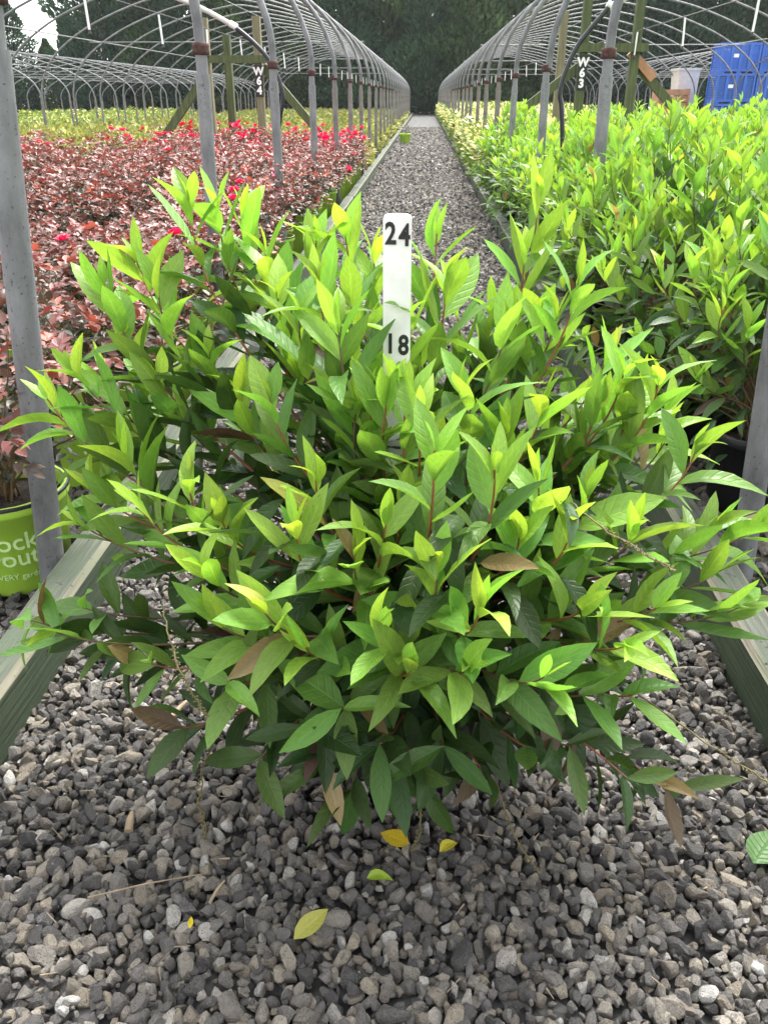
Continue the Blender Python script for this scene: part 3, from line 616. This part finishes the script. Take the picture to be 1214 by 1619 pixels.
# ---------------------------------------------------------------- leafy shrubs of the bed beyond the other timber
def bed_shrub(seed, detail, hgt=.95):
    rnd=random.Random(seed); root=empty('bed_shrub',(0,0,0)); mobj('pot',BLK_POT,None,root); mobj('soil',SOIL,None,root)
    allv=[]; st=MB()
    for q in range(54):
        a=q*2.4+rnd.uniform(-.3,.3); r=.40*math.sqrt((q+.5)/54)*rnd.uniform(.8,1.15); z=.25+(hgt-.25)*math.sqrt(max(.02,1-(r/.5)**2))*rnd.uniform(.72,1.06)
        if rnd.random()<.24: z=rnd.uniform(.22,.5); r=rnd.uniform(.3,.42)
        tip=Vector((r*math.cos(a),r*math.sin(a),z)); base=Vector((rnd.uniform(-.05,.05),rnd.uniform(-.05,.05),.215)); c=shoot_curve(base,tip,rnd,12)
        st.tube(c,[.004-.0028*k/12 for k in range(13)],5)
        allv+=shoot_leaves(c,rnd,rnd.uniform(.78,1.0) if z>.45 else .4,.26,.108,.95 if detail else .85)
    for _ in range(150):
        a=rnd.uniform(0,6.28); z=rnd.uniform(.2,.65); rr=.40*math.sqrt(rnd.random()); p=Vector((rr*math.cos(a),rr*math.sin(a),z)); d=Vector((math.cos(a),math.sin(a),rnd.uniform(-.6,.6)))
        allv.append((frame_of(p,d,UP+d*.3+Vector((rnd.gauss(0,.3),rnd.gauss(0,.3),0)),rnd.uniform(.07,.1)),leaf_color(30,0,.6,rnd),rnd.randrange(8),30,.08))
    st.build('stem',M['stem'],root)
    if detail:
        allv.sort(key=lambda l:l[3]-(20 if (l[0].translation.x<.05 and l[0].translation.y<.1) else 0))
        for mt,c,k,i,sz in allv[:220]:
            o=mobj('leaf',LEAF_ME[k],None,root); o.matrix_local=mt; o.color=(*c,1)
        allv=allv[220:]; pr=LEAVES
    else: pr=LEAVES_LO
    tag(mobj('foliage',mass_mesh('foliage',pr,[np.array(l[0]) for l in allv],[l[2]%len(pr) for l in allv],[l[1] for l in allv],M['leaf_col']),None,root),kind='stuff')
    return root
det=[bed_shrub(31+k,True,(.86,.95,.98)[k]) for k in range(3)]; far=[bed_shrub(51+k,False,(.92,.98,1.03,.88)[k]) for k in range(4)]
used=set(); rnd=random.Random(5)
spots=[]
for j in range(15):
    for i in range(8):
        x=.96+.50*i+rnd.uniform(-.05,.05)+(.24 if j%2 else 0)*(i>0); y=2.2+.53*j+rnd.uniform(-.05,.05)
        spots.append((i,j,x,y))
for i,j,x,y in spots:
    if x>.62*y+.6: continue                                # outside the photograph
    near=(y<4.3 and x<2.3)
    src=rnd.choice(det if near else far); o=src if src.name not in used else copy_tree(src); used.add(src.name)
    o.location=(x,y,-.005); o.rotation_euler=(0,0,rnd.uniform(-.5,.5) if near else rnd.uniform(0,6.28)); k=rnd.uniform(.92,1.06)*(.97+.015*min(i,4)); o.scale=(k,k,k)
    if i==0 and j==0: tag(o,'leafy green shrub in black pot just behind the near steel post','shrub','leafy shrubs in the bed')
    elif i==0: tag(o,'leafy green shrub in black pot, %s along the aisle timber from the near post'%ORD[j],'shrub','leafy shrubs in the bed')
    else: tag(o,'leafy yellow-green shrub, %s one down the %s row from the aisle'%(nth(('s',i)),ORD[i]),'shrub','leafy shrubs in the bed')
for p in det+far:
    if p.name not in used:
        for ch in list(p.children): bpy.data.objects.remove(ch)
        bpy.data.objects.remove(p)

# ---------------------------------------------------------------- rose bushes
RLEAF=[leaf_arrays(3,1,.30,b,fo,0,.8) for b,fo in ((.1,.3),(.3,.5),(-.05,.4))]
RLEAF_ME=[leaf_mesh(a,M['rose_obj']) for a in RLEAF]
def rose_flower():
    m=MB()
    for ring,(n,r0,tilt,sz) in enumerate(((5,.004,75,.022),(6,.008,52,.028),(7,.012,26,.032))):
        for k in range(n):
            a=2*math.pi*k/n+ring*.5; t=R(tilt+random.uniform(-8,8)); s=sz*random.uniform(.85,1.15)
            rad=Vector((math.cos(a),math.sin(a),0)); tan=Vector((-math.sin(a),math.cos(a),0)); d=rad*math.cos(t)+UP*math.sin(t); nn=UP*math.cos(t)-rad*math.sin(t); b=rad*r0
            m.add([b-tan*s*.2,b+tan*s*.2,b+d*s*.6+tan*s*.55+nn*s*.12,b+d*s*1.0+tan*s*.3,b+d*s*1.02-tan*s*.3,b+d*s*.6-tan*s*.55+nn*s*.12],[(0,1,2,5),(5,2,3,4)],0,True)
    me=m.mesh('flower'); me.materials.append(M['petal']); return me
FLOWER=[rose_flower() for _ in range(3)]
def rose_bush(seed, nflow, detail):
    rnd=random.Random(seed); root=empty('rose_bush',(0,0,0)); mobj('pot',LIME_POT,None,root); mobj('soil',SOIL,None,root)
    mobj('rim_band',RIM_ME,None,root)
    allv=[];st=MB();tops=[]
    for q in range(22):
        a=q*2.4+rnd.uniform(-.3,.3); r=.27*math.sqrt((q+.5)/22); z=.58+rnd.uniform(-.12,.1)-.25*(r/.3)**2*rnd.random()
        tip=Vector((r*math.cos(a),r*math.sin(a),z)); base=Vector((rnd.uniform(-.03,.03),rnd.uniform(-.03,.03),.21)); c=shoot_curve(base,tip,rnd,10); tops.append(tip)
        st.tube(c,[.0035-.002*k/10 for k in range(11)],5)
        phi=rnd.uniform(0,6)
        for i in range(9):
            k=len(c)-1-int(i*.85); 
            if k<3: break
            p=c[k]; T=(c[k]-c[k-1]).normalized(); aa=T.orthogonal().normalized(); rad=aa*math.cos(phi)+T.cross(aa)*math.sin(phi); phi+=2.4
            d=(rad+T*.6+UP*.1).normalized(); Lr=rnd.uniform(.05,.075); side=d.cross(UP).normalized()
            young=max(0,1-i/5.0)+rnd.uniform(-.15,.15)
            cc=lerp3((.042,.058,.034),(.185,.062,.054),max(0,min(1,young))); 
            if rnd.random()<.12: cc=(.29,.10,.065)
            for w,(t,sg) in enumerate(((1,0),(.7,1),(.7,-1),(.35,1),(.35,-1))):
                pp=p+d*Lr*t-UP*.012*t*t; dd=(d+side*sg*1.1+UP*rnd.uniform(-.25,.1)).normalized(); kk=rnd.uniform(.8,1.25)
                nr=UP+Vector((rnd.gauss(0,.35),rnd.gauss(0,.35),0))
                allv.append((frame_of(pp,dd,nr,rnd.uniform(.028,.042)),(cc[0]*kk,cc[1]*kk,cc[2]*kk),rnd.randrange(3),i,.03))
    st.build('cane',M['stem'],root)
    for q in range(nflow):
        t=rnd.choice(tops); o=mobj('flower',rnd.choice(FLOWER),None,root); o.location=t+Vector((rnd.uniform(-.05,.05),rnd.uniform(-.05,.05),rnd.uniform(.015,.05))); o.rotation_euler=(rnd.uniform(-.5,.5),rnd.uniform(-.5,.5),rnd.uniform(0,6)); s=rnd.uniform(.8,1.15); o.scale=(s,s,s)
        o.color=(*rnd.choice(((.78,.02,.12),(.7,.012,.07),(.8,.05,.18))),1)
    if detail:
        allv.sort(key=lambda l:l[3])
        for mt,c,k,i,sz in allv[:180]:
            o=mobj('leaf',RLEAF_ME[k],None,root); o.matrix_local=mt; o.color=(*c,1)
        allv=allv[180:]
    tag(mobj('foliage',mass_mesh('foliage',RLEAF,[np.array(l[0]) for l in allv],[l[2] for l in allv],[l[1] for l in allv],M['rose_col']),None,root),kind='stuff')
    return root
rd=[rose_bush(81,0,True),rose_bush(82,1,True)]; rf=[rose_bush(91+k,n,False) for k,n in enumerate((0,0,1,0))]; rfl=[rose_bush(97,7,False),rose_bush(98,10,False)]
used=set(); rnd=random.Random(9); rose_first=[]
for j in range(27):
    for i in range(8):
        x=-1.03-.44*i+rnd.uniform(-.04,.04); y=1.80+.435*j+rnd.uniform(-.04,.04)
        if i==0 and j<3: x=-.99; y=(1.75,2.34,2.80)[j]
        if -x>.62*y+.35: continue
        if x<-3.4 and y>8+(-3.4-x)*2: continue
        near=(y<3.2 and x>-1.7); fl=(y>9.4 and rnd.random()<.32+.1*(y-9.4)+(.4 if i==0 else 0))
        src=rnd.choice(rd if near else rfl if fl else rf); o=src if src.name not in used else copy_tree(src); used.add(src.name)
        o.location=(x,y,-.004); o.rotation_euler=(0,0,rnd.uniform(0,6.28)); k=rnd.uniform(.84,1.16); o.scale=(1,1,1) if i==0 else (k,k,k)
        if i==0 and j<3: rose_first.append(o); tag(o,('rose bush in printed lime pot beside the nearest leaning steel post','second rose bush in printed lime pot along the aisle timber','third rose bush in printed lime pot along the aisle timber')[j],'rose bush','rose bushes in the bed')
        elif i==0: tag(o,'burgundy rose bush in lime pot, %s along the aisle timber from the near post'%ORD[j],'rose bush','rose bushes in the bed')
        elif fl: tag(o,'rose bush crowded with hot pink blooms, %s one in the %s row from the aisle'%(nth(('rf',i)),ORD[i]),'rose bush','rose bushes in the bed')
        else: tag(o,'burgundy rose bush with few blooms, %s one down the %s row from the aisle'%(nth(('r',i)),ORD[i]),'rose bush','rose bushes in the bed')
for p in rd+rf+rfl:
    if p.name not in used:
        for ch in list(p.children): bpy.data.objects.remove(ch)
        bpy.data.objects.remove(p)
# the printing on the lime pots, wrapped round the wall
def wrap_text(txt,size,z,ang0,bold=.0):
    me=text_mesh(txt,size,bold,.0006)
    for v in me.vertices:
        x,y,t=v.co; zz=z+y; rr=.118+(.133-.118)*(zz-.012)/(.206)+.0012+t; a=ang0+x/.126
        v.co=(rr*math.sin(a),-rr*math.cos(a),zz)
    return me
PRINT=[wrap_text('knock',.062,.155,0,.0006),wrap_text('out',.062,.112,.25,.0006),wrap_text('roses',.019,.118,-.12),wrap_text('for EVERY garden',.021,.062,.05)]
for k,o in enumerate(rose_first):
    o.rotation_euler=(0,0,0)
    pot=[c for c in o.children if c.name.startswith('pot')][0]
    for me in PRINT:
        t=mobj('lettering',me,M['pale_print'],pot); t.rotation_euler=(0,0,R((15,35,30)[k]))

# lime pot left standing on the aisle far down
e=empty('potted_rose',(-.48,22.6,0),0,'small plant in a lime pot standing on the far gravel aisle','potted plant'); mobj('pot',LIME_POT,None,e); mobj('soil',SOIL,None,e)
fo=[]; r2=random.Random(3)
for k in range(90):
    a=r2.uniform(0,6.28); q=Vector((.12*r2.random()*math.cos(a),.12*r2.random()*math.sin(a),.22+.2*r2.random())); d=Vector((math.cos(a),math.sin(a),r2.uniform(0,1))); fo.append((np.array(frame_of(q,d,UP,.05)),lerp3((.03,.06,.03),(.12,.06,.05),r2.random()),k%3))
mobj('foliage',mass_mesh('foliage',RLEAF,[f[0] for f in fo],[f[2] for f in fo],[f[1] for f in fo],M['rose_col']),None,e)

# ---------------------------------------------------------------- low plants in the far beds
DIA=[(np.array([(-.22,.5,.05),(0,0,0),(.22,.5,.05),(0,1,-.1)]),np.array([(0,.5),(.5,0),(1,.5),(.5,1)]),np.array([(1,2,3,0)]))]
def bush_mesh(seed,n,r,h,c0,c1,fl=None,flc=None,ls=.09):
    rnd=random.Random(seed); mt=[];co=[]
    for k in range(n):
        a=rnd.uniform(0,6.28); q=math.sqrt(rnd.random()); z=h*math.sqrt(max(0,1-q*q*.8))*rnd.uniform(.3,1.05); p=Vector((r*q*math.cos(a),r*q*math.sin(a),z)); d=Vector((math.cos(a)*q,math.sin(a)*q,rnd.uniform(.0,.9)))
        isf=fl and rnd.random()<fl and z>.45*h
        mt.append(np.array(frame_of(p,d.normalized(),UP+Vector((rnd.gauss(0,.5),rnd.gauss(0,.5),0)),ls*rnd.uniform(.7,1.3)*(.8 if isf else 1),2.0 if isf else 1.2))); k_=rnd.uniform(.75,1.25); c=flc if isf else lerp3(c0,c1,rnd.random()); co.append(tuple(x*(1 if isf else k_) for x in c))
    return mass_mesh('low_plant',DIA,mt,[0]*n,co,M['far_col'],False)
YG=[bush_mesh(200+k,420,.27,.42,(.17,.2,.06),(.31,.33,.11),.08,(.6,.58,.25)) for k in range(3)]
GR=[bush_mesh(210+k,420,.30,.50,(.12,.19,.05),(.28,.34,.10),.16,(.66,.66,.38)) for k in range(3)]
CR=[bush_mesh(220+k,520,.30,.72,(.10,.18,.04),(.24,.32,.07),.45,(.72,.68,.42)) for k in range(3)]
PK=[bush_mesh(230,260,.3,.45,(.10,.05,.05),(.17,.08,.07))]
cnt=0
def low(x,y,protos,name,label,group,rnd):
    o=mobj(name,rnd.choice(protos)); o.location=(x,y,0); o.rotation_euler=(0,0,rnd.uniform(0,6.28)); k=rnd.uniform(.85,1.15); o.scale=(k,k,k); tag(o,label,'plant',group)
rnd=random.Random(77)
mass=[]
for j in range(60):
    for i in range(16):
        x=-1.2-.5*i+rnd.uniform(-.08,.08); y=13.7+.62*j+rnd.uniform(-.08,.08)
        if y<21.5 and -x<.5*y: low(x,y,YG,'low_plant','low yellow-green plant behind the roses, %s one down the %s row from the aisle'%(nth(('y',i)),ORD[i]),'low plants behind the roses',rnd)
        elif -x<.5*y and y<56: mass.append((x,y,0,rnd.uniform(.85,1.15)))
for j in range(34):
    for i in range(6):
        x=-10.6-1.0*i+rnd.uniform(-.15,.15); y=13+.9*j+rnd.uniform(-.15,.15)
        if -x>.62*y+1: continue
        if i<2: low(x,y,GR,'flowering_plant','green plant with pale blooms, %s one in the %s row under the low hoop house'%(nth(('g',i)),ORD[i]),'plants under the low hoop house',rnd)
        else: mass.append((x,y,1,rnd.uniform(.9,1.2)))
for j in range(30):
    for i in range(8):
        x=1.0+.62*i+rnd.uniform(-.1,.1); y=10.9+.75*j+rnd.uniform(-.1,.1)
        if x>.55*y: continue
        if i<5: low(x,y,CR,'cream_plant','cream-flowered plant past the shrubs, %s one down the %s row from the aisle'%(nth(('c',i)),ORD[i]),'cream plants past the shrubs',rnd)
        else: mass.append((x,y,2,1))
for j in range(20):
    for i in range(6): mass.append((1.0+1.0*i,34+1.1*j,2,1.1))
def join_mass(name,mass,sel,me,label):
    """beds too far off to pick the plants apart"""
    v=np.empty(len(me.vertices)*3,np.float32); me.vertices.foreach_get('co',v); v=v.reshape(-1,3); nv=len(v); f=np.arange(nv).reshape(-1,4)
    f=np.array([p.vertices[:] for p in me.polygons]); c=np.empty(nv*4,np.float32); me.attributes['Col'].data.foreach_get('color',c); c=c.reshape(-1,4)[:,:3]
    keep=np.arange(0,len(f),3)                                            # every third leaf, drawn larger
    f=f[keep]; vv=v[f.ravel()].reshape(-1,4,3); ctr=vv.mean(1,keepdims=True); vv=ctr+(vv-ctr)*1.7; cc=c[f.ravel()].reshape(-1,4,3)
    V=[];C=[]
    for x,y,k,s in mass:
        if k!=sel: continue
        a=random.uniform(0,6.28); ca,sa=math.cos(a)*s,math.sin(a)*s; w=vv.copy(); w[...,0],w[...,1]=vv[...,0]*ca-vv[...,1]*sa+x,vv[...,0]*sa+vv[...,1]*ca+y; w[...,2]*=s; V.append(w.reshape(-1,3)); C.append(cc.reshape(-1,3))
    V=np.vstack(V);C=np.vstack(C); n=len(V)//4
    prot=[(np.zeros((4,3)),np.zeros((4,2)),np.array([(0,1,2,3)]))]
    m2=bpy.data.meshes.new(name); m2.vertices.add(len(V)); m2.vertices.foreach_set('co',V.astype(np.float32).ravel()); m2.loops.add(n*4); m2.loops.foreach_set('vertex_index',np.arange(n*4,dtype=np.int32)); m2.polygons.add(n); m2.polygons.foreach_set('loop_start',np.arange(0,n*4,4,dtype=np.int32)); m2.polygons.foreach_set('loop_total',np.full(n,4,np.int32)); m2.update(calc_edges=True)
    at=m2.attributes.new('Col','FLOAT_COLOR','POINT'); at.data.foreach_set('color',np.column_stack([C,np.ones(len(C))]).astype(np.float32).ravel()); m2.materials.append(M['far_col'])
    tag(mobj(name,m2),label,'plants',kind='stuff')
join_mass('far_low_plants',mass,0,YG[0],'far mass of low yellow-green plants under the rose hoop house')
join_mass('far_green_plants',mass,1,GR[0],'far mass of green plants under the low hoop house')
join_mass('far_cream_plants',mass,2,CR[0],'far mass of cream-flowered plants past the leafy shrubs')

# ---------------------------------------------------------------- conifer screen
def conifer(seed,h,r,tint):
    rnd=random.Random(seed); root=empty('conifer_tree',(0,0,0)); m=MB(); m.tube([(0,0,-.1),(.03,0,h*.4),(0,.02,h*.95)],[.22,.14,.02],8)
    for k in range(26):
        z=h*(.06+.8*k/26); a=k*2.4; rr=r*(1-z/h)**.7*.8; m.tube([(0,0,z),(rr*math.cos(a),rr*math.sin(a),z+rr*.35)],[.035,.01],4)
    m.build('trunk',M['bark'],root)
    mt=[];co=[]; n=11000
    lob=[(rnd.uniform(0,6.28),rnd.uniform(.02,.9)*h,rnd.uniform(.18,.5)) for _ in range(60)]
    for k in range(n):
        z=h*(rnd.random()**1.25)*.99+.05; a=rnd.uniform(0,6.28); pr=(1-(z/h)**1.6)**.75*min(1,.55+z/(h*.18))
        bul=sum(s*math.exp(-((z-zl)/.7)**2)*max(0,math.cos(a-al))**6 for al,zl,s in lob)
        q=1-.45*rnd.random()**1.6; R_=r*pr*(.86+bul)*q
        p=Vector((R_*math.cos(a),R_*math.sin(a),z)); d=Vector((math.cos(a),math.sin(a),rnd.uniform(.2,1.5)))+Vector((rnd.gauss(0,.35),rnd.gauss(0,.35),0))
        mt.append(np.array(frame_of(p,d.normalized(),Vector((math.cos(a),math.sin(a),.5))+Vector((rnd.gauss(0,.4),rnd.gauss(0,.4),rnd.gauss(0,.3))),rnd.uniform(.26,.55),1.0))); g=rnd.uniform(.65,1.35); co.append((tint[0]*g,tint[1]*g,tint[2]*g))
    mobj('crown',mass_mesh('crown',DIA,mt,[0]*n,co,M['conifer'],False),None,root); return root
cons=[conifer(300,12.5,2.5,(.046,.098,.052)),conifer(301,11.0,2.3,(.062,.112,.042)),conifer(302,13.5,2.7,(.036,.08,.05))]
rnd=random.Random(13); first=[True]*3
rows=[(x,62.5+rnd.uniform(-1,1),rnd.uniform(.8,1.12)) for x in np.arange(-21.5,36,2.7)]+[(x,66.5+rnd.uniform(-1,1),rnd.uniform(1.0,1.2)) for x in np.arange(-22.5,38,3.2)]
rows+=[(-24.6,64,.50),(-26.6,65,.42),(-28.7,64,.53),(-30.8,66,.60),(-33,63,.62),(-36,65,.7),(-39,64,.7),(-42,64,.7),(-45,66,.7)]
for x,y,k in sorted(rows):
    q=rnd.randrange(3); o=cons[q] if first[q] else copy_tree(cons[q]); first[q]=False
    o.location=(x,y,0); o.rotation_euler=(0,0,rnd.uniform(0,6.28)); w_=k*rnd.uniform(.78,1.0); o.scale=(w_,w_,k)
    tag(o,'dense dark conifer in the %s row of the tall screen, %s from its thin end'%(('front',nth('f')) if y<64.5 else ('back',nth('b'))) if x>-23 else 'shorter dark conifer at the thin end of the tree screen, %s inwards'%nth('t'),'tree','conifer screen behind the hoop houses')

M['dry']=simple('dry_twig',(.26,.2,.13),.85,0,40,.3)
# ---------------------------------------------------------------- fallen leaves and twigs on the gravel
FL=[leaf_mesh(leaf_arrays(6,2,w,b,fo,tw,pk),M['leaf_obj'],'fallen_leaf') for w,b,fo,tw,pk in ((.30,.15,.15,.1,.75),(.24,.4,.7,.3,.8),(.22,.1,.3,-.2,.85))]
for x,y,ln,rz,c,k,lab in ((-.002,.918,.05,1.2,(.62,.46,.03),0,'round yellow fallen leaf with dark specks below the aisle shrub'),(.046,.905,.04,-.9,(.62,.55,.04),1,'small curled yellow fallen leaf below the aisle shrub'),
    (-.064,.852,.042,-1.5,(.34,.5,.05),1,'small lime green fallen leaf lying on open gravel'),(-.159,.747,.064,-.75,(.42,.42,.09),2,'olive yellow fallen leaf with brown tip on open gravel'),
    (.525,.905,.085,-.75,(.055,.15,.02),0,'glossy green fallen leaf near the shrub side timber'),(-.308,.757,.018,.1,(.7,.55,.03),2,'tiny bright yellow leaf scrap on the gravel')):
    o=mobj('fallen_leaf',FL[k]); o.location=(x,y,.032); o.rotation_euler=(R(12),R(random.uniform(-12,12)),rz); o.scale=(ln,ln,ln); o.color=(*c,1); tag(o,lab,'leaf')
for a,b,r,mt,lab in (((-.47,.80,.032),(-.31,.845,.036),.0013,'dry','thin pale dry twig lying on the gravel'),((-.45,.925,.03),(-.455,.96,.034),.007,'dry','short tan wood chip in the gravel'),((-.29,.80,.03),(-.275,.835,.036),.0025,'dry','thin tan splinter in the gravel'),((.52,.80,.032),(.62,.85,.036),.0015,'dry','pale straw at the edge of the open gravel'),((-.46,1.18,.03),(-.43,1.26,.03),.006,'dry','tan bark strip beside the rose side timber')):
    m=MB(); A,B=Vector(a),Vector(b); md=(A+B)/2+Vector((0,0,.004)); m.tube([Vector((0,0,0)),md-A,B-A],[r,r*.9,r*.5],6); o=m.build('twig',M[mt]); o.location=A; tag(o,lab,'twig')

# ---------------------------------------------------------------- moist air between the aisle and the far trees
hm=bpy.data.materials.new('haze'); hm.use_nodes=True; hn=hm.node_tree; hn.nodes.clear()
ho=hn.nodes.new('ShaderNodeOutputMaterial'); hv=hn.nodes.new('ShaderNodeVolumePrincipled'); hv.inputs['Color'].default_value=(.9,.93,.95,1); hv.inputs['Density'].default_value=.0003; hv.inputs['Anisotropy'].default_value=.2
hn.links.new(hv.outputs[0],ho.inputs['Volume'])
m=MB(); m.box(-310,310,-45,510,-1.05,17.5); tag(m.build('haze',hm),'thin pale moist air over the nursery','haze',kind='stuff')

# small dry litter caught between the stones
m=MB(); r3=random.Random(44)
for k in range(150):
    x,y=r3.uniform(-.7,.62),r3.uniform(.25,2.2); a=r3.uniform(0,6.28); l=r3.uniform(.006,.028); p=Vector((x,y,.024)); q=p+Vector((math.cos(a)*l,math.sin(a)*l,r3.uniform(-.004,.008))); m.tube([p,q],[r3.uniform(.0005,.0018),.0006],4)
tag(m.build('plant_litter',M['dry']),'tiny dry stalks and chips caught between the aisle stones','litter',kind='stuff')
